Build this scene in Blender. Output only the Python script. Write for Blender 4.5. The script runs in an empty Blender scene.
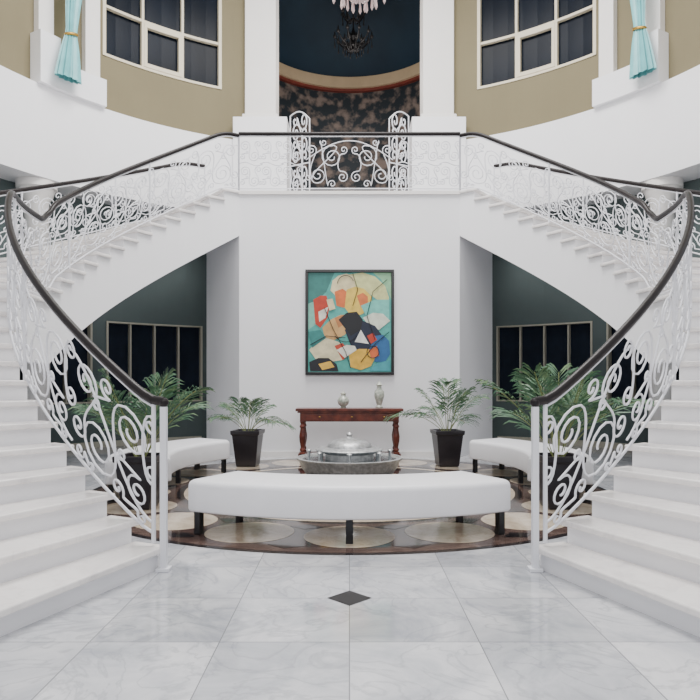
import bpy, math, random
from mathutils import Vector
random.seed(4)
CY=7.9
pi=math.pi
def lin(c):
    return tuple(((v/255)/12.92 if v/255<=0.04045 else ((v/255+0.055)/1.055)**2.4) for v in c)+(1,)
def mat(name,c,rough=.5,metal=0,var=0.0,scale=3.0,c2=None,bump=0.0,emit=0,spec=None,p0=.35,p1=.65):
    m=bpy.data.materials.new(name); m.use_nodes=True
    nt=m.node_tree; b=nt.nodes['Principled BSDF']
    b.inputs['Base Color'].default_value=lin(c); b.inputs['Roughness'].default_value=rough; b.inputs['Metallic'].default_value=metal
    if spec is not None: b.inputs['Specular IOR Level'].default_value=spec
    if emit:
        b.inputs['Emission Color'].default_value=lin(c); b.inputs['Emission Strength'].default_value=emit
    tc=nt.nodes.new('ShaderNodeTexCoord'); n=nt.nodes.new('ShaderNodeTexNoise')
    n.inputs['Scale'].default_value=scale; n.inputs['Detail'].default_value=5
    nt.links.new(tc.outputs['Object'],n.inputs['Vector'])
    r=nt.nodes.new('ShaderNodeValToRGB')
    a=lin(c); d=lin(c2) if c2 else tuple(x*(1-var) for x in a[:3])+(1,)
    r.color_ramp.elements[0].position=p0; r.color_ramp.elements[1].position=p1
    r.color_ramp.elements[0].color=d; r.color_ramp.elements[1].color=a
    nt.links.new(n.outputs['Fac'],r.inputs['Fac']); nt.links.new(r.outputs['Color'],b.inputs['Base Color'])
    if bump:
        bp=nt.nodes.new('ShaderNodeBump'); bp.inputs['Strength'].default_value=bump; bp.inputs['Distance'].default_value=.01
        nt.links.new(n.outputs['Fac'],bp.inputs['Height']); nt.links.new(bp.outputs['Normal'],b.inputs['Normal'])
    return m
def marble(name,base,vein,rough=.15,scale=1.2,tiles=False,amt=.5):
    m=bpy.data.materials.new(name); m.use_nodes=True
    nt=m.node_tree; b=nt.nodes['Principled BSDF']; N=nt.nodes.new; Lk=nt.links.new
    tc=N('ShaderNodeTexCoord'); n=N('ShaderNodeTexNoise'); n.inputs['Scale'].default_value=scale; n.inputs['Detail'].default_value=10; n.inputs['Roughness'].default_value=.65; n.inputs['Distortion'].default_value=1.4
    vec=tc.outputs['Object']
    if tiles:
        bo=N('ShaderNodeTexBrick'); bo.offset=0; bo.inputs['Scale'].default_value=1
        bo.inputs['Brick Width'].default_value=.65; bo.inputs['Row Height'].default_value=.65
        bo.inputs['Mortar Size'].default_value=.0032; bo.inputs['Mortar Smooth'].default_value=.2
        bo.inputs['Color1'].default_value=(0,0,0,1); bo.inputs['Color2'].default_value=(1,1,1,1); bo.inputs['Mortar'].default_value=(.5,.5,.5,1)
        Lk(tc.outputs['Object'],bo.inputs['Vector'])
        mp=N('ShaderNodeVectorMath'); mp.operation='MULTIPLY_ADD'
        Lk(bo.outputs['Color'],mp.inputs[0]); mp.inputs[1].default_value=(7,5,9); Lk(tc.outputs['Object'],mp.inputs[2])
        vec=mp.outputs[0]
    Lk(vec,n.inputs['Vector'])
    r=N('ShaderNodeValToRGB'); e=r.color_ramp.elements
    e[0].position=.30; e[0].color=lin(vein); e[1].position=.64; e[1].color=lin(base)
    x=r.color_ramp.elements.new(.47); x.color=lin(tuple(v*(1-amt*.5)+u*amt*.5 for v,u in zip(base,vein)))
    Lk(n.outputs['Fac'],r.inputs['Fac'])
    n2=N('ShaderNodeTexNoise'); n2.inputs['Scale'].default_value=scale*1.3; n2.inputs['Detail'].default_value=6; n2.inputs['Distortion'].default_value=2
    Lk(vec,n2.inputs['Vector'])
    s=N('ShaderNodeMath'); s.operation='SUBTRACT'; s.inputs[1].default_value=.5; Lk(n2.outputs['Fac'],s.inputs[0])
    ab=N('ShaderNodeMath'); ab.operation='ABSOLUTE'; Lk(s.outputs[0],ab.inputs[0])
    mr=N('ShaderNodeMapRange'); mr.inputs['From Min'].default_value=0; mr.inputs['From Max'].default_value=.03; mr.inputs['To Min'].default_value=.42*amt; mr.inputs['To Max'].default_value=0
    Lk(ab.outputs[0],mr.inputs['Value'])
    mx=N('ShaderNodeMix'); mx.data_type='RGBA'; Lk(mr.outputs[0],mx.inputs['Factor']); Lk(r.outputs['Color'],mx.inputs[6]); mx.inputs[7].default_value=lin(tuple(v*.85 for v in vein))
    out=mx.outputs[2]
    if tiles:
        hs=N('ShaderNodeMix'); hs.data_type='RGBA'; hs.blend_type='MULTIPLY'
        mr2=N('ShaderNodeMapRange'); mr2.inputs['To Min'].default_value=.84; mr2.inputs['To Max'].default_value=1.0
        Lk(bo.outputs['Color'],mr2.inputs['Value']); hs.inputs['Factor'].default_value=1
        Lk(out,hs.inputs[6]); Lk(mr2.outputs[0],hs.inputs[7])
        m3=N('ShaderNodeMix'); m3.data_type='RGBA'; Lk(bo.outputs['Fac'],m3.inputs['Factor']); Lk(hs.outputs[2],m3.inputs[6]); m3.inputs[7].default_value=lin((130,131,135))
        out=m3.outputs[2]
    Lk(out,b.inputs['Base Color']); b.inputs['Roughness'].default_value=rough
    return m
M={}
M['floor']=marble('floor_marble',(218,218,221),(158,162,170),.09,1.25,True,.9)
M['stair']=marble('stair_marble',(244,240,237),(208,203,203),.25,1.0,False,.4)
M['white']=mat('white_plaster',(242,242,245),.7,var=.02,scale=1.5)
M['trim']=mat('white_trim',(236,233,230),.55,var=.02)
M['olive']=mat('olive_plaster',(124,115,88),.8,var=.06,scale=1.2)
M['grey']=mat('greygreen_plaster',(88,100,100),.8,var=.08,scale=1.2)
M['iron']=mat('white_painted_iron',(224,225,231),.4,var=.04)
M['rail']=mat('dark_handrail',(30,24,25),.4,var=.3,spec=.3)
M['glass']=mat('dark_window_glass',(12,21,34),.25,var=.4,scale=.7,spec=.08)
M['frame']=mat('cream_window_frame',(216,206,182),.5,var=.04)
M['frame2']=mat('grey_window_frame',(184,180,164),.5,var=.04)
M['leather']=mat('white_leather',(242,242,246),.4,var=.03,scale=6,bump=.08)
M['black']=mat('black_lacquer',(20,20,24),.3,var=.3)
M['pot']=mat('dark_glazed_pot',(40,36,42),.3,var=.35,scale=5)
M['soil']=mat('soil',(50,38,28),.95,var=.4,scale=40)
M['leaf']=mat('palm_leaf',(80,118,86),.5,c2=(46,82,58),scale=8)
M['leaf2']=mat('palm_leaf_deep',(54,92,66),.5,c2=(112,138,96),scale=8)
M['stem']=mat('palm_stem',(124,134,80),.6,var=.3)
M['wood']=mat('mahogany',(112,50,36),.35,c2=(72,28,22),scale=9)
M['silver']=mat('hammered_silver',(196,197,198),.42,metal=.75,var=.35,scale=24,bump=.5)
M['water']=mat('water_surface',(130,140,146),.08,metal=.5,var=.2,scale=12,bump=.2)
M['porc']=mat('porcelain',(206,206,196),.2,c2=(150,158,146),scale=22)
M['gold']=mat('gold_tie',(190,150,70),.35,metal=.7,var=.2)
M['curtain']=mat('turquoise_silk',(118,190,194),.4,var=.2,scale=4)
M['navyc']=mat('navy_drape',(20,30,46),.6,var=.3,scale=4,spec=.2)
M['dome']=mat('blue_dome',(36,58,76),.7,var=.25,scale=.8)
M['mural']=mat('dark_mural',(120,106,98),.7,c2=(24,34,42),scale=3.6,p0=.46,p1=.64)
M['cornice']=mat('beige_cornice',(196,174,142),.6,var=.1)
M['redtrim']=mat('red_band',(120,54,44),.6,var=.2)
M['blackstone']=marble('black_marble',(34,31,33),(76,68,66),.07,2.0,False,.6)
M['dia']=mat('black_inlay',(20,18,22),.35,var=.3,scale=20,spec=.2)
M['brown']=marble('brown_marble',(72,56,52),(116,98,90),.08,2.5,False,.6)
M['beige']=marble('beige_marble',(212,198,178),(168,150,130),.09,2.5,False,.6)
M['crystal']=mat('pink_crystal',(244,222,220),.15,var=.15,scale=20)
M['darkiron']=mat('dark_iron',(18,16,18),.5,var=.2)
M['ceil']=mat('ceiling_paint',(225,224,220),.8,var=.02)

def link(o,parent=None):
    bpy.context.scene.collection.objects.link(o)
    if parent: o.parent=parent
    return o
def empty(name,loc=(0,0,0)):
    e=bpy.data.objects.new(name,None); e.location=loc; e.empty_display_size=.1
    return link(e)
class MB:
    def __init__(s): s.v=[];s.f=[];s.m=[];s.mats=[]
    def mi(s,m):
        if m not in s.mats: s.mats.append(m)
        return s.mats.index(m)
    def add(s,v,f,m):
        o=len(s.v); s.v+= [tuple(p) for p in v]; k=s.mi(m)
        for q in f: s.f.append(tuple(i+o for i in q)); s.m.append(k)
    def box(s,x0,x1,y0,y1,z0,z1,m):
        v=[(x0,y0,z0),(x1,y0,z0),(x1,y1,z0),(x0,y1,z0),(x0,y0,z1),(x1,y0,z1),(x1,y1,z1),(x0,y1,z1)]
        s.add(v,[(0,3,2,1),(4,5,6,7),(0,1,5,4),(1,2,6,5),(2,3,7,6),(3,0,4,7)],m)
    def prism(s,poly,z0,z1,m):
        n=len(poly); v=[(x,y,z0) for x,y in poly]+[(x,y,z1) for x,y in poly]
        s.add(v,[tuple(range(n))[::-1],tuple(range(n,2*n))]+[(i,(i+1)%n,n+(i+1)%n,n+i) for i in range(n)],m)
    def lathe(s,prof,c,m,n=40,sq=False,rot=0):
        v=[];f=[]
        for r,z in prof:
            for k in range(n):
                a=2*pi*k/n+rot; v.append((c[0]+r*math.cos(a),c[1]+r*math.sin(a),c[2]+z))
        for i in range(len(prof)-1):
            for k in range(n):
                f.append((i*n+k,i*n+(k+1)%n,(i+1)*n+(k+1)%n,(i+1)*n+k))
        f.append(tuple(range(n))[::-1]); f.append(tuple((len(prof)-1)*n+k for k in range(n)))
        s.add(v,f,m)
    def arc(s,r0,r1,a0,a1,z0,z1,m,sg=-1,n=None,zf=None,cy=CY):
        if n is None: n=max(1,int(abs(a1-a0)/2.5))
        v=[];f=[]
        for i in range(n+1):
            a=a0+(a1-a0)*i/n
            b,t=zf(a) if zf else (z0,z1)
            sn,cs=math.sin(math.radians(a)),math.cos(math.radians(a))
            for r,z in ((r0,b),(r1,b),(r1,t),(r0,t)): v.append((sg*r*sn,cy-r*cs,z))
        for i in range(n):
            o=i*4
            for k in range(4):
                f.append((o+k,o+(k+1)%4,o+4+(k+1)%4,o+4+k))
        f.append((0,1,2,3)); f.append((n*4+3,n*4+2,n*4+1,n*4))
        s.add(v,f,m)
    def obj(s,name,parent=None,smooth=False,bevel=0):
        me=bpy.data.meshes.new(name); me.from_pydata(s.v,[],s.f)
        for m in s.mats: me.materials.append(m)
        for p,k in zip(me.polygons,s.m): p.material_index=k
        import bmesh
        bm=bmesh.new(); bm.from_mesh(me); bmesh.ops.recalc_face_normals(bm,faces=bm.faces); bm.to_mesh(me); bm.free()
        o=bpy.data.objects.new(name,me); link(o,parent)
        if bevel:
            b=o.modifiers.new('bev','BEVEL'); b.width=bevel; b.segments=3; b.limit_method='ANGLE'; b.angle_limit=.6
        if smooth:
            for p in me.polygons: p.use_smooth=True
            if hasattr(me,'set_sharp_from_angle'): me.set_sharp_from_angle(angle=.7)
        return o
def curves(name,lines,depth,m,parent=None,res=2):
    cu=bpy.data.curves.new(name,'CURVE'); cu.dimensions='3D'; cu.bevel_depth=depth; cu.bevel_resolution=res; cu.use_fill_caps=True
    for L in lines:
        sp=cu.splines.new('POLY'); sp.points.add(len(L)-1)
        for p,q in zip(sp.points,L): p.co=(q[0],q[1],q[2],1)
    cu.materials.append(m); o=bpy.data.objects.new(name,cu); return link(o,parent)
def PP(r,a,z,sg): 
    a=math.radians(a); return (sg*r*math.sin(a),CY-r*math.cos(a),z)

# ---------- floor ----------
b=MB(); b.box(-10,10,-5.2,20,-.1,0,M['floor']); fl=b.obj('floor')
for v in fl.data.vertices: v.co.y-=3.85
fl.location=(0,3.85,0)
b=MB()
def disc(c,r,z,m,n=64,r1=0):
    if r1:
        v=[];f=[]
        for k in range(n):
            a=2*pi*k/n; v.append((c[0]+r*math.cos(a),c[1]+r*math.sin(a),z)); v.append((c[0]+r1*math.cos(a),c[1]+r1*math.sin(a),z))
        for k in range(n): f.append((2*k,(2*k+2)%(2*n),(2*k+3)%(2*n),2*k+1))
        b.add(v,f,m)
    else:
        b.add([(c[0]+r*math.cos(2*pi*k/n),c[1]+r*math.sin(2*pi*k/n),z) for k in range(n)],[tuple(range(n))],m)
disc((0,CY),3.1,.002,M['blackstone'],96)
disc((0,CY),3.04,.003,M['brown'],96,2.98)
disc((0,CY),2.98,.0035,M['brown'],96,2.06)
for k in range(18):
    a=math.radians(20*k); disc((2.52*math.sin(a),CY-2.52*math.cos(a)),.385,.005,M['beige'],40)
    a+=math.radians(10)
    for rr in (2.86,2.2):
        c=(rr*math.sin(a),CY-rr*math.cos(a)); t=(math.cos(a),math.sin(a)); rd=(math.sin(a),-math.cos(a))
        b.add([(c[0]+t[0]*.16,c[1]+t[1]*.16,.005),(c[0]+rd[0]*.1,c[1]+rd[1]*.1,.005),(c[0]-t[0]*.16,c[1]-t[1]*.16,.005),(c[0]-rd[0]*.1,c[1]-rd[1]*.1,.005)],[(0,1,2,3)],M['blackstone'])
disc((0,CY),1.98,.004,M['beige'],80,1.88)
disc((0,CY),1.3,.004,M['beige'],80,1.0)
b.obj('floor_medallion')
b=MB(); q=.135
b.add([(0,3.85-q,.002),(q,3.85,.002),(0,3.85+q,.002),(-q,3.85,.002)],[(0,1,2,3)],M['dia']); b.obj('floor_diamond_inset')

# ---------- stairs ----------
A0,A1,A2,A3=21,73,90,149; NR=14; H=4.6; h=H/28; RI,RO=3.7,5.6; TH=.85
d1=(A1-A0)/NR; d2=(A3-A2)/NR
def soff(a):
    if a<=A1: z=(a-A0)/d1*h
    elif a<=A2: z=NR*h
    else: z=NR*h+(a-A2)/d2*h
    return max(0,z-TH+.08)
for sg in (-1,1):
    e=empty('staircase')
    b=MB(); t=MB()
    tops=[(A0+i*d1,A0+(i+1)*d1,(i+1)*h) for i in range(NR-1)]
    tops.append((A1-d1,A2,NR*h))
    tops+=[(A2+i*d2,A2+(i+1)*d2,(NR+i+1)*h) for i in range(NR-1)]
    tops.append((A3-d2,A3,H))
    for a,c,z in tops:
        n=max(2,int((c-a)/2)); 
        b.arc(RI,RO,a,c,0,0,M['white'],sg,n,zf=lambda x,z=z:(soff(x),z-.045))
        t.arc(RI-.04,RO+.03,a-.75,c,z-.045,z,M['stair'],sg,n)
    b.obj('risers_and_string',e); t.obj('treads',e,bevel=.012)

# ---------- railings ----------
def spiral(c,r0,r1,a0,turns,d,n=24):
    return [(c[0]+(r0+(r1-r0)*i/n)*math.cos(a0+d*turns*2*pi*i/n),c[1]+(r0+(r1-r0)*i/n)*math.sin(a0+d*turns*2*pi*i/n)) for i in range(n+1)]
def scroll(c1,r1,a1,d1_,c2,r2,a2,d2_,t1=1.4,t2=1.4,k=1.0):
    a1=math.radians(a1);a2=math.radians(a2)
    A=spiral(c1,r1,r1*.18,a1,t1,d1_)[::-1]; B=spiral(c2,r2,r2*.18,a2,t2,d2_)
    p0=A[-1];p1=B[0]; L=math.hypot(p1[0]-p0[0],p1[1]-p0[1])*k
    m0=(d1_*math.sin(a1)*L,-d1_*math.cos(a1)*L); m1=(-d2_*math.sin(a2)*L,d2_*math.cos(a2)*L)
    br=[]
    for i in range(1,10):
        u=i/10; h00=2*u**3-3*u*u+1;h10=u**3-2*u*u+u;h01=-2*u**3+3*u*u;h11=u**3-u*u
        br.append((h00*p0[0]+h10*m0[0]+h01*p1[0]+h11*m1[0],h00*p0[1]+h10*m0[1]+h01*p1[1]+h11*m1[1]))
    return A+br+B
W=.84
def motif():
    L=[]
    L.append(scroll((.21,.64),.165,45,1,(.53,.31),.185,225,1,1.9,1.9))
    L.append(scroll((.67,.70),.125,200,-1,(.76,.30),.085,160,1,1.7,1.4))
    L.append(scroll((.14,.26),.105,100,-1,(.30,.42),.045,-60,-1,1.6,1.1,.8))
    L.append(scroll((.44,.80),.075,250,1,(.56,.60),.05,70,1,1.3,1.2))
    L.append(scroll((.02,.46),.07,-90,-1,(.03,.80),.07,90,1,1.3,1.2,.6))
    L.append(scroll((.33,.15),.06,200,-1,(.10,.10),.04,20,-1,1.2,1.0,.8))
    L.append(scroll((.74,.12),.055,160,1,(.60,.09),.03,0,1,1.2,1.0,.8))
    L.append([(x*W/16,.12+.70*(.5-.5*math.cos(pi*x/16))) for x in range(17)])
    return L
def motif_small():
    L=[]; w=.42
    for t0 in (.04,.48):
        L.append(scroll((.11,t0+.31),.085,45,1,(.27,t0+.14),.09,225,1,1.6,1.6))
        L.append(scroll((.34,t0+.34),.06,200,-1,(.38,t0+.12),.04,160,1,1.3,1.2))
        L.append(scroll((.06,t0+.12),.05,100,-1,(.15,t0+.21),.025,-60,-1,1.3,1.0,.8))
    L.append([(x*w/12,.48+.03*math.sin(2*pi*x/12)) for x in range(13)])
    return L
MOT=motif(); MS=motif_small()
def railing(name,path,length,hgt,thick=.0088,parts=True,motf=None,mw=W,span=None,postn=None):
    e=empty(name); 
    n=max(8,int(length/.08)); 
    def up(s,t):
        s=min(max(s,0),length); p=path(s); return (p[0],p[1],p[2]+t*hgt)
    curves('handrail',[[up(length*i/n,1.0) for i in range(n+1)]],.032,M['rail'],e,4)
    curves('rail_bar',[[up(length*i/n,t) for i in range(n+1)] for t in (.955,.05)],.011,M['iron'],e)
    Ls=[]
    for s0,s1,mf,mw in (span or [(0,length,motf or MOT,mw)]):
        k=max(1,round((s1-s0)/mw)); sc=(s1-s0)/(k*mw)
        for j in range(k):
            for L in mf: Ls.append([up(s0+min(max((j*mw+u)*sc,0),s1-s0),t) for u,t in L])
    curves('scrollwork',Ls,thick,M['iron'],e,1)
    pn=postn or [i/max(1,round(length/1.7)) for i in range(max(1,round(length/1.7))+1)]
    curves('posts',[[up(s*length,-.02),up(s*length,.97)] for s in pn],.016,M['iron'],e)
    return e,up
def zb(a):
    if a<A1: z=min(h*((a-A0)/d1+1),NR*h)
    elif a<A2: z=NR*h
    else: z=min(NR*h+h*((a-A2)/d2+1),H)
    return z
def zs(a):
    return sum(zb(min(max(a+k*.8,A0),A3)) for k in range(-3,4))/7
for sg in (-1,1):
    for r,nm in ((RI+.02,'i'),(RO-.04,'o')):
        Lg=math.radians(A3-A0-.4)*r
        e,_u=railing('stair_railing',lambda s,r=r,sg=sg:PP(r,A0+.4+math.degrees(s/r),zs(A0+.4+math.degrees(s/r)),sg),Lg,.97)
        x,y,_=PP(r,A0-.9,0,sg); b=MB()
        b.box(x-.022,x+.022,y-.022,y+.022,0,1.13,M['iron'])
        b.box(x-.045,x+.045,y-.045,y+.045,0,.025,M['iron']); b.lathe([(.02,1.13),(.034,1.15),(.034,1.17),(.02,1.19)],(x,y,0),M['rail'],16)
        b.obj('newel_post',e,bevel=.004)
        p1=PP(r,A0-.9,1.165,sg);p2=PP(r,A0+.4,zs(A0+.4)+.97,sg)
        curves('handrail_end',[[p1,p2]],.032,M['rail'],e,4)
xl,yl,_=PP(RI+.02,A3,0,-1); LL=-2*xl; mid=LL/2
e,up=railing('landing_railing',lambda s:(xl+s,yl,H),LL,1.0,.0085,span=[(0,mid-.82,MS,.37),(mid+.82,LL,MS,.37)],postn=[0,(mid-.82)/LL,(mid+.82)/LL,1])
Ls=[]
for q in (-1,1):
    for L in (scroll((.30,.60),.20,100,-1,(.55,.28),.14,-60,-1,1.8,1.6),scroll((.12,.25),.10,80,1,(.10,.72),.07,-80,-1,1.5,1.3),
              scroll((.66,.72),.09,200,-1,(.72,.25),.06,160,1,1.4,1.2),scroll((.30,.13),.07,0,1,(.45,.85),.06,0,-1,1.2,1.2)):
        Ls.append([up(mid+q*u,t) for u,t in L])
Ls.append([up(mid-.75+1.5*i/20,.55+.33*math.sin(pi*i/20)) for i in range(21)])
curves('center_panel',Ls,.009,M['iron'],e,1)

# ---------- central block ----------
b=MB()
P1=PP(RI,A3,0,-1);P2=PP(5.45,A3,0,-1)
poly=[(P1[0],P1[1]),(-P1[0],P1[1]),(-P2[0],P2[1]),(3.06,14.0),(2.6,14.35),(-2.6,14.35),(-3.06,14.0),(P2[0],P2[1])]
b.prism(poly,0,H-.002,M['white']); b.obj('wall_center')
b=MB(); b.box(P1[0]-.02,-P1[0]+.02,P1[1]-.035,P1[1]-.002,H-.06,H,M['trim']); b.obj('trim_landing')
b=MB(); b.box(P1[0]+.01,-P1[0]-.01,P1[1]-.02,P1[1]-.002,0,.1,M['trim']); b.obj('baseboard_center')

# ---------- lower walls & windows ----------
def window_arc(name,r,a0,a1,z0,z1,cols,rows,fm,gm,sg,rev=.12,fw=.05,sash=None,wavy=False):
    e=empty(name); b=MB()
    b.arc(r+rev,r+rev+.03,a0,a1,z0,z1,gm,sg); b.obj('glass',e)
    b=MB(); dw=math.degrees(fw/r)
    for i in range(cols+1):
        a=a0+(a1-a0)*i/cols
        if 0<i<cols: b.arc(r+.01,r+rev,a-dw/2,a+dw/2,z0,z1,fm,sg,1)
        else: b.arc(r-.02,r+rev,a if i==0 else a-dw*1.3,a+dw*1.3 if i==0 else a,z0,z1,fm,sg,1)
    for z in [z0]+rows+[z1-fw]:
        b.arc(r-.02 if z in (z0,z1-fw) else r+.01,r+rev-.005,a0,a1,z,z+fw,fm,sg)
    if sash:
        i,zz0,zz1=sash; s0=a0+(a1-a0)*i/cols+dw*.5; s1=a0+(a1-a0)*(i+1)/cols-dw*.5
        b.arc(r-.0,r+rev-.01,s0,s0+dw*1.2,zz0,zz1,fm,sg,1); b.arc(r,r+rev-.01,s1-dw*1.2,s1,zz0,zz1,fm,sg,1)
        b.arc(r,r+rev-.01,s0,s1,zz0,zz0+.08,fm,sg,2); b.arc(r,r+rev-.01,s0,s1,zz1-.08,zz1,fm,sg,2)
    b.obj('frame',e)
wn=1
for sg,side in ((-1,'left'),(1,'right')):
    b=MB(); g=M['grey']; R=6.9; T=7.1
    z0,z1=.88,2.52
    for a,c in ((95,116),(132.8,135.2),(152.2,154.2)): b.arc(R,T,a,c,0,4.85,g,sg)
    for a,c in ((116,132.8),(135.2,152.2)):
        b.arc(R,T,a,c,0,z0,g,sg); b.arc(R,T,a,c,z1,4.85,g,sg)
    b.obj('wall_lower_'+side)
    b=MB(); b.arc(R-.02,R-.001,95,152,0,.12,M['frame2'],sg); b.obj('baseboard_'+side)
    window_arc('window_%d'%wn,R,116,132.8,z0,z1,4,[],M['frame2'],M['navyc'],sg,fw=.03); wn+=1
    window_arc('window_%d'%wn,R,135.2,152.2,z0,z1,4,[],M['frame2'],M['navyc'],sg,fw=.03); wn+=1
    b=MB()
    b.arc(6.2,7.1,85,149,4.85,6.45,M['white'],sg); b.arc(6.2,7.1,149,158.5,4.6,6.45,M['white'],sg)
    b.obj('wall_band_'+side)
    b=MB(); o=M['olive']; Ra,Rb=6.4,6.65
    w0,w1=132.5,154.7; zz0,zz1=7.55,11.1
    b.arc(Ra,Rb,85,w0,6.45,11.5,o,sg); b.arc(Ra,Rb,w1,165,6.45,11.5,o,sg)
    b.arc(Ra,Rb,w0,w1,6.45,zz0,o,sg); b.arc(Ra,Rb,w0,w1,zz1,11.5,o,sg)
    b.obj('wall_upper_'+side)
    window_arc('window_%d'%wn,Ra,w0,w1,zz0,zz1,3,[8.5,9.9],M['frame'],M['glass'],sg,.1,.05,sash=(1,7.62,8.5)); wn+=1
    b=MB(); b.arc(6.25,6.39,128.8,131.4,6.96,11.48,M['trim'],sg,2); b.obj('pilaster')
    b=MB(); b.arc(6.25,6.39,120.6,123.2,7.36,11.48,M['trim'],sg,2); b.obj('pilaster')
    b=MB(); b.arc(6.1,6.39,120.0,131.9,6.452,6.95,M['white'],sg); b.arc(6.1,6.39,120.0,123.6,6.95,7.35,M['white'],sg,2); b.obj('plinth')
    b=MB(); c=PP(6.55,122,0,sg); b.lathe([(.3,0),(.3,.12),(.22,.2),(.2,4.5),(.27,4.6),(.3,4.7),(.34,4.72),(.34,4.848)],c,M['trim'],32); b.obj('column',smooth=True)
    x0,x1=sorted((sg*2.25,sg*1.58)); b=MB(); b.box(x0,x1,13.75,14.35,6.902,11.48,M['trim']); b.box(x0-.05,x1+.05,13.7,14.36,6.902,7.05,M['trim']); b.obj('pilaster',bevel=.02)
    x0,x1=sorted((sg*2.46,sg*1.32)); b=MB(); b.box(x0,x1,13.5,14.34,4.6,6.9,M['white']); b.obj('plinth',bevel=.01)
    # curtain
    e=empty('curtain'); b=MB(); v=[];f=[]; nz=36; nk=72
    def prof(z):
        if z>7.4: 
            u=(z-7.4)/3.9; return .085+.2*min(1,u*1.3), -.35*u**1.2
        u=(7.4-z)/.8; return .085+.13*u**.7, 0.06*u
    c0=Vector(PP(5.92,124.4 if sg<0 else 122.2,0,sg)); rad=Vector((c0.x,c0.y-CY,0)).normalized(); tan=Vector((-rad.y,rad.x,0))*sg
    for i in range(nz+1):
        z=6.6+i*(11.2-6.6)/nz; w,off=prof(z)
        for k in range(nk):
            a=2*pi*k/nk; rr=1+.2*math.cos(a*12)
            p=c0+tan*(off*-1+w*rr*math.cos(a))+rad*(.28*w*rr*2*math.sin(a)*.7); v.append((p.x,p.y,z))
    for i in range(nz):
        for k in range(nk): f.append((i*nk+k,i*nk+(k+1)%nk,(i+1)*nk+(k+1)%nk,(i+1)*nk+k))
    b.add(v,f,M['curtain']); b.obj('drape',e,smooth=True)
    ring=[]; 
    for k in range(25):
        a=2*pi*k/24; p=c0+tan*.105*math.cos(a)+rad*.06*math.sin(a); ring.append((p.x,p.y,7.4+.03*math.cos(a)))
    curves('tieback',[ring],.025,M['gold'],e)

# ---------- round room ----------
RC=16.6; RR=2.9
b=MB(); b.arc(RR,RR+.15,33,180,4.6,10.1,M['mural'],-1,cy=RC,n=40); b.arc(RR,RR+.15,33,180,4.6,10.1,M['mural'],1,cy=RC,n=40); b.obj('wall_rotunda')
b=MB()
for sg in (-1,1):
    b.arc(RR-.12,RR+.15,33,180,10.1,10.18,M['redtrim'],sg,cy=RC,n=40); b.arc(RR-.2,RR+.15,33,180,10.18,10.5,M['cornice'],sg,cy=RC,n=40)
b.obj('trim_rotunda_cornice')
b=MB(); b.lathe([((RR+.1)*math.cos(t*pi/2/14),(RR+.1)*math.sin(t*pi/2/14)*.9) for t in range(14)]+[(.02,(RR+.1)*.9)],(0,RC,10.5),M['dome'],48); b.f=b.f[:-2]; b.m=b.m[:-2]
b.obj('ceiling_dome',smooth=True)
b=MB(); b.lathe([(RR+.1,-.2),(RR+.1,0)],(0,RC,4.59),M['stair'],48); b.obj('floor_rotunda')
# gates
for sg in (-1,1):
    e=empty('iron_gate'); 
    def g(u,t,sg=sg): return (sg*(1.24-.42*u),13.42-.25*u,4.62+t)
    Ls=[[g(0,0),g(0,2.25)],[g(1,0),g(1,2.1)],[g(i/10,2.25+.12*math.sin(pi*i/10)-.15*i/10) for i in range(11)],[g(0,.1),g(1,.1)],[g(0,1.2),g(1,1.2)]]
    for z in (.15,.65,1.25,1.72):
        for L in (scroll((.3,.14),.2,45,1,(.7,.36),.2,225,1),scroll((.75,.1),.14,200,-1,(.25,.4),.12,20,-1,1,1)):
            Ls.append([g(u,z+t) for u,t in L])
    curves('gate_scrollwork',Ls,.014,M['iron'],e)

# ---------- ceiling ----------
b=MB()
for sg in (-1,1): b.arc(4.6,6.65,40,180,11.5,11.7,M['ceil'],sg)
b.obj('ceiling')
b=MB(); b.box(-5,5,8.35,8.65,11.55,11.8,M['ceil']); b.obj('ceiling_beam')

def chandelier(c,R,zt,m1,m2,arms=10,drop=.22,zs_=.3):
    e=empty('chandelier'); x,y,z=c; Ls=[[(x,y,z),(x,y,zt)]]; b=MB()
    for tier,(rr,dz) in enumerate(((R,0),(R*.6,zs_*R),(R*.55,-.3*R))):
        for k in range(arms):
            a=2*pi*k/arms+tier*.3; Ls.append([(x+rr*u*math.cos(a),y+rr*u*math.sin(a),z+dz-.35*R*math.sin(pi*u)+.2*R*u) for u in [i/8 for i in range(9)]])
            px,py,pz=x+rr*math.cos(a),y+rr*math.sin(a),z+dz+.2*R
            b.lathe([(.01,-.03),(.04,-.01),(.05,.03),(.02,.04),(.018,.12),(.002,.16)],(px,py,pz),m2,8)
            b.lathe([(.002,-drop),(.02,-drop+.04),(.004,-.04)],(px,py,pz),m2,6)
    b.lathe([(.01,-.35*R),(.08*R+.03,-.25*R),(.05,0),(.12*R+.04,.2*R),(.03,.6*R),(.01,.8*R)],(x,y,z),m1,16)
    curves('arms',Ls,.016,m1,e); b.obj('body',e)
chandelier((.13,8.5,6.6),.38,11.55,M['crystal'],M['crystal'],14,.26)
chandelier((.1,16.6,10.15),.48,13.0,M['darkiron'],M['darkiron'],10,.3,1.3)

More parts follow.
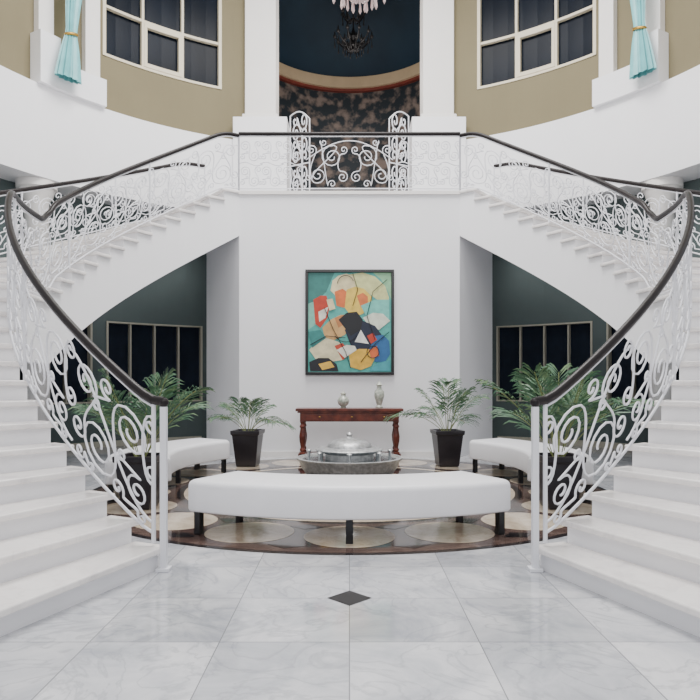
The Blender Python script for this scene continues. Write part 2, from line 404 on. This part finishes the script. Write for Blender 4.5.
# ---------- painting ----------
e=empty('painting'); yw=P1[1]
x0,x1=(305.5-349.5)/57.8,(394-349.5)/57.8; z1=1.3+(382-270)/57.8; z0=1.3+(382-375)/57.8
fw=.05; b=MB()
b.box(x0,x1,yw-.06,yw-.002,z1-fw,z1,M['black']);b.box(x0,x1,yw-.06,yw-.002,z0,z0+fw,M['black']);b.box(x0,x0+fw,yw-.06,yw-.002,z0+fw,z1-fw,M['black']);b.box(x1-fw,x1,yw-.06,yw-.002,z0+fw,z1-fw,M['black'])
b.obj('picture_frame',e,bevel=.006)
ix0,ix1,iz0,iz1=x0+fw,x1-fw,z0+fw,z1-fw
b=MB()
pm={}
def pc(c):
    if c not in pm: pm[c]=mat('paint_%d_%d_%d'%c,tuple(int(v*.97) for v in c),.5,var=.22,scale=9)
    return pm[c]
b.box(ix0,ix1,yw-.03,yw-.004,iz0,iz1,pc((84,178,168)))
polys=[
((56,124,118),[(308,273),(334,273),(326,292),(318,300),(308,304)]),
((130,200,180),[(308,304),(318,300),(322,320),(308,330)]),
((218,220,156),[(348,275),(362,273),(374,277),(384,286),(388,298),(386,304),(376,300),(366,292),(356,288),(346,288)]),
((150,205,160),[(372,273),(390,273),(390,300),(386,290),(380,280)]),
((236,222,176),[(332,281),(338,276),(346,274),(353,277),(355,288),(346,297),(338,299),(330,291)]),
((226,116,60),[(334,292),(342,289),(350,295),(349,304),(343,308),(336,306)]),
((200,64,44),[(313,300),(320,296),(326,296),(329,306),(327,318),(320,328),(315,324)]),
((240,236,222),[(318,312),(328,307),(325,318),(319,322)]),
((236,202,90),[(346,290),(354,287),(363,289),(371,297),(370,306),(362,314),(352,318),(344,308)]),
((222,120,66),[(356,296),(362,293),(367,297),(367,304),(360,308)]),
((216,172,112),[(322,328),(330,320),(340,315),(347,315),(352,326),(344,335),(334,340),(326,344)]),
((196,130,80),[(334,318),(346,314),(350,320),(338,328)]),
((120,208,194),[(360,306),(374,300),(388,300),(388,322),(378,327),(368,322)]),
((226,232,214),[(362,318),(372,313),(382,314),(389,321),(378,330),(368,326)]),
((22,34,58),[(344,330),(352,324),(362,321),(374,326),(380,334),(384,344),(376,350),(364,352),(352,350)]),
((18,20,28),[(338,320),(346,313),(356,312),(362,320),(360,330),(350,336)]),
((44,104,158),[(374,336),(382,335),(388,341),(389,354),(384,362),(374,362),(368,350)]),
((232,222,184),[(309,350),(316,342),(326,338),(338,342),(350,352),(342,360),(328,362),(316,360)]),
((58,138,134),[(308,332),(320,330),(326,338),(312,348)]),
((234,186,70),[(348,353),(358,349),(368,349),(374,358),(370,366),(360,370),(350,367)]),
((206,76,52),[(334,346),(342,343),(350,354),(342,360)]),
((24,26,36),[(309,362),(318,358),(328,358),(336,364),(338,371),(310,371)]),
((236,190,80),[(318,364),(330,361),(334,367),(322,370)]),
((240,240,232),[(354,342),(360,330),(368,344)]),
((222,110,60),[(368,350),(376,346),(378,356),(370,358)]),
((70,160,170),[(376,363),(389,360),(389,371),(368,371)]),
((238,236,220),[(336,350),(346,345),(354,346),(356,350),(344,358)]),
((200,64,44),[(366,336),(372,333),(376,340),(370,344)]),
((236,222,176),[(326,300),(332,299),(335,309),(329,311)]),
]
for i,(c,pl) in enumerate(polys):
    y=yw-.031-.0006*i
    b.add([(ix0+(x-308)/82*(ix1-ix0),y,iz1-(yy-273)/99*(iz1-iz0)) for x,yy in pl],[tuple(range(len(pl)))],pc(c))
b.obj('canvas',e)
def cv(pts): return [(ix0+(x-308)/82*(ix1-ix0),yw-.05,iz1-(yy-273)/99*(iz1-iz0)) for x,yy in pts]
def cir(x,y,r,a0=0,a1=360): return cv([(x+r*math.cos(math.radians(a0+(a1-a0)*i/16)),y+r*math.sin(math.radians(a0+(a1-a0)*i/16))) for i in range(17)])
curves('brush_lines',[cir(345,284,8,180,340),cir(345,330,12,20,150),cir(372,352,6),cv([(324,308),(333,330),(345,352),(350,368)]),cv([(386,280),(372,292),(366,316),(374,340)]),cv([(310,345),(326,336),(345,338)]),cv([(352,274),(357,290),(352,306)]),cv([(360,362),(374,344),(388,332)])],.006,pc((24,26,36)),e,1)

# ---------- console table ----------
e=empty('console_table'); b=MB(); w=M['wood']; tx,ty=0,10.52
hw=.83
b.box(tx-hw-.04,tx+hw+.04,ty-.22,ty+.22,.83,.87,w); b.box(tx-hw-.01,tx+hw+.01,ty-.2,ty+.2,.8,.83,w)
b.box(tx-hw+.03,tx+hw-.03,ty-.18,ty+.18,.66,.8,w)
for i in range(3):
    xa=tx-hw+.1+i*.52; b.box(xa+.02,xa+.46,ty-.19,ty-.18,.68,.78,w); b.lathe([(.012,0),(.018,.01),(.004,.02)],(xa+.25,ty-.2,.73),M['gold'],10)
b.box(tx-hw,tx+hw,ty-.19,ty+.19,.1,.14,w)
for sx in (-1,1):
    for yy in (-.15,.15):
        c=(tx+sx*(hw-.07),ty+yy,0)
        b.lathe([(.03,0),(.05,.03),(.05,.08),(.035,.1)],c,w,16); b.box(c[0]-.045,c[0]+.045,c[1]-.04,c[1]+.04,.1,.17,w)
        b.lathe([(.03,.17),(.048,.2),(.03,.24),(.05,.34),(.055,.42),(.035,.55),(.05,.58),(.03,.62),(.045,.66)],c,w,16)
b.obj('table_body',e,bevel=.004)
b=MB(); b.lathe([(.04,0),(.05,.01),(.035,.02),(.085,.07),(.1,.12),(.08,.17),(.04,.2),(.035,.22),(.05,.24),(.02,.26),(.005,.28)],(-.1,ty,.871),M['porc'],24)
b.obj('ginger_jar',smooth=True)
b=MB(); b.lathe([(.055,0),(.06,.02),(.04,.05),(.06,.12),(.085,.2),(.08,.27),(.04,.32),(.035,.36),(.06,.38),(.03,.41),(.012,.44)],(.49,ty,.871),M['porc'],24)
b.obj('porcelain_vase',smooth=True)

# ---------- benches ----------
def bench(am,half):
    e=empty('curved_bench'); b=MB()
    ri,ro,zt=2.13,2.82,.47; rd=.05; cs=[]
    for cx,cz,a0 in ((ro-rd,zt-rd,0),(ri+rd,zt-rd,90),(ri+rd,.22,180),(ro-rd,.22,270)):
        for k in range(5):
            a=math.radians(a0+k*22.5); q=rd if cz>.3 else .02
            ex=cx+(rd-q)*(1 if cx>2.5 else -1)
            cs.append((ex+q*math.cos(a),cz+q*math.sin(a)))
    n=36; v=[];f=[]; K=len(cs)
    def row(a,sh):
        for r,z in cs:
            zz=.33+(z-.33)*(1-sh); rr=2.475+(r-2.475)*(1-sh*.4)
            aa=math.radians(a); v.append((rr*math.sin(aa),CY-rr*math.cos(aa),zz))
    ang=[am-half-.9,am-half-.6]+[am-half+2*half*i/n for i in range(n+1)]+[am+half+.6,am+half+.9]
    shr=[.3,.08]+[0]*(n+1)+[.08,.3]
    for a,s in zip(ang,shr): row(a,s)
    for i in range(len(ang)-1):
        for k in range(K): f.append((i*K+k,i*K+(k+1)%K,(i+1)*K+(k+1)%K,(i+1)*K+k))
    f.append(tuple(range(K))); f.append(tuple((len(ang)-1)*K+k for k in range(K)))
    b.add(v,f,M['leather']); b.obj('upholstery',e,smooth=True)
    b=MB()
    for a in (am-half+.9,am,am+half-.9):
        for r in (2.2,2.76):
            b.arc(r-.028,r+.028,a-.6,a+.6,0.006,.2,M['black'],1,1)
    b.obj('legs',e)
bench(0,28.6); bench(97,29); bench(-97,29)

# ---------- fountain ----------
e=empty('fountain'); b=MB()
b.lathe([(.5,.006),(.53,.03),(.5,.06),(.5,.12),(.55,.2),(.6,.27),(.61,.32),(.64,.35),(.65,.375),(.62,.38),(.58,.35)],(0,CY,0),M['silver'],64)
b.obj('basin',e,smooth=True)
b=MB(); b.lathe([(.57,.35),(.58,.355)],(0,CY,0),M['water'],48); b.obj('water',e)
b=MB(); b.lathe([(.3,.34),(.3,.42),(.4,.45),(.42,.47),(.4,.485),(.28,.5),(.26,.54),(.2,.575),(.1,.6),(.05,.61),(.03,.63),(.04,.655),(.015,.68)],(0,CY,0),M['silver'],48)
for k in range(8):
    a=2*pi*k/8; b.lathe([(.018,.35),(.018,.44),(.035,.46),(.01,.48)],(.5*math.cos(a),CY+.5*math.sin(a),0),M['silver'],10)
b.obj('tiered_bowl',e,smooth=True)

# ---------- palms ----------
def palm(x,y,ph,tw,L,nf,seed,e0=.5,e1=1.35,drk=1.0):
    rnd=random.Random(seed); e=empty('potted_palm'); b=MB()
    s=tw/2*1.414; 
    b.lathe([(s*.66,.006),(s*.7,.03),(s*.92,ph-.07),(s,ph-.06),(s*1.02,ph),(s*.88,ph),(s*.86,ph-.05)],(x,y,0),M['pot'],4,rot=pi/4+rnd.uniform(-.1,.1)); b.obj('pot',e,bevel=.008)
    b=MB(); b.lathe([(s*.8,ph-.06),(s*.8,ph-.04)],(x,y,0),M['soil'],4,rot=pi/4); b.obj('soil',e)
    b=MB(); stems=[]
    for k in range(nf):
        az=2*pi*k/nf+rnd.uniform(-.3,.3); el=e0+(e1-e0)*((k*.618+rnd.uniform(-.08,.08))%1)
        l=L*rnd.uniform(.8,1.12); ho=math.cos(el)*l*1.15; up=math.sin(el)*l+l*.35; dr=l*(.3+.45*math.cos(el))*drk
        hx,hy=math.cos(az),math.sin(az); bx,by=x+hx*.04,y+hy*.04
        fp=lambda t:Vector((bx+hx*ho*t,by+hy*ho*t,ph-.05+up*t-dr*t*t))
        stems.append([tuple(fp(i/12)) for i in range(13)])
        side=Vector((-hy,hx,0))
        nl=17
        for j in range(nl):
            t=.3+.7*j/(nl-1); p=fp(t); d=(fp(min(t+.03,1.03))-fp(t-.03)).normalized()
            ll=L*.44*math.sin(pi*(.25+.62*(t-.3)/.7))*rnd.uniform(.85,1.1)+.02
            for sd in (-1,1):
                dirv=(side*sd*.75+d*.85+Vector((0,0,rnd.uniform(-.1,.3)))).normalized()
                m1=p+dirv*ll*.45; m2=p+dirv*ll*.8+Vector((0,0,-ll*.12)); tip=p+dirv*ll+Vector((0,0,-ll*.3)); wv=d*.009*(L/.6)
                b.add([p,m1+wv,m2+wv*.6,tip,m2-wv*.6,m1-wv],[(0,1,5),(1,2,4,5),(2,3,4)],M['leaf'] if rnd.random()<.6 else M['leaf2'])
    b.obj('leaflets',e); curves('fronds',stems,.005,M['stem'],e,1)
palm(-1.57,9.9,.56,.44,.68,12,1); palm(1.51,9.9,.56,.44,.8,12,2)
palm(-2.16,6.62,.55,.42,.88,13,3,.75,1.35,.8); palm(2.16,6.62,.55,.42,.96,14,5,.75,1.35,.8)

# ---------- lights ----------
w=bpy.data.worlds.new('world'); bpy.context.scene.world=w; w.use_nodes=True
w.node_tree.nodes['Background'].inputs[0].default_value=(.93,.95,1,1); w.node_tree.nodes['Background'].inputs[1].default_value=.75
def area(loc,rot,size,pw,col=(1,.975,.945),name='added_area_light'):
    l=bpy.data.lights.new(name,'AREA'); l.size=size; l.energy=pw; l.color=col; o=bpy.data.objects.new(name,l); o.location=loc; o.rotation_euler=rot; link(o)
area((0,7.9,11.3),(0,0,0),5,1550)  # unseen area lamp added at the ceiling opening, standing in for skylight
area((0,-2.5,7.5),(math.radians(62),0,0),6,480)  # fill lamp added behind the camera, aimed into the hall; no fixture
l=bpy.data.lights.new('rotunda_fill','POINT'); l.energy=190; l.shadow_soft_size=.3; l.color=(1,.93,.86); o=bpy.data.objects.new('rotunda_fill',l); o.location=(0,15.6,8.6); link(o)  # point lamp added to brighten cornice and mural; no fixture modelled

cam=bpy.data.cameras.new('camera'); cam.sensor_width=36; cam.lens=36*640/700; cam.shift_y=32/700; cam.shift_x=.0008
o=bpy.data.objects.new('camera',cam); o.location=(0,0,1.3); o.rotation_euler=(pi/2,0,0); link(o); bpy.context.scene.camera=o
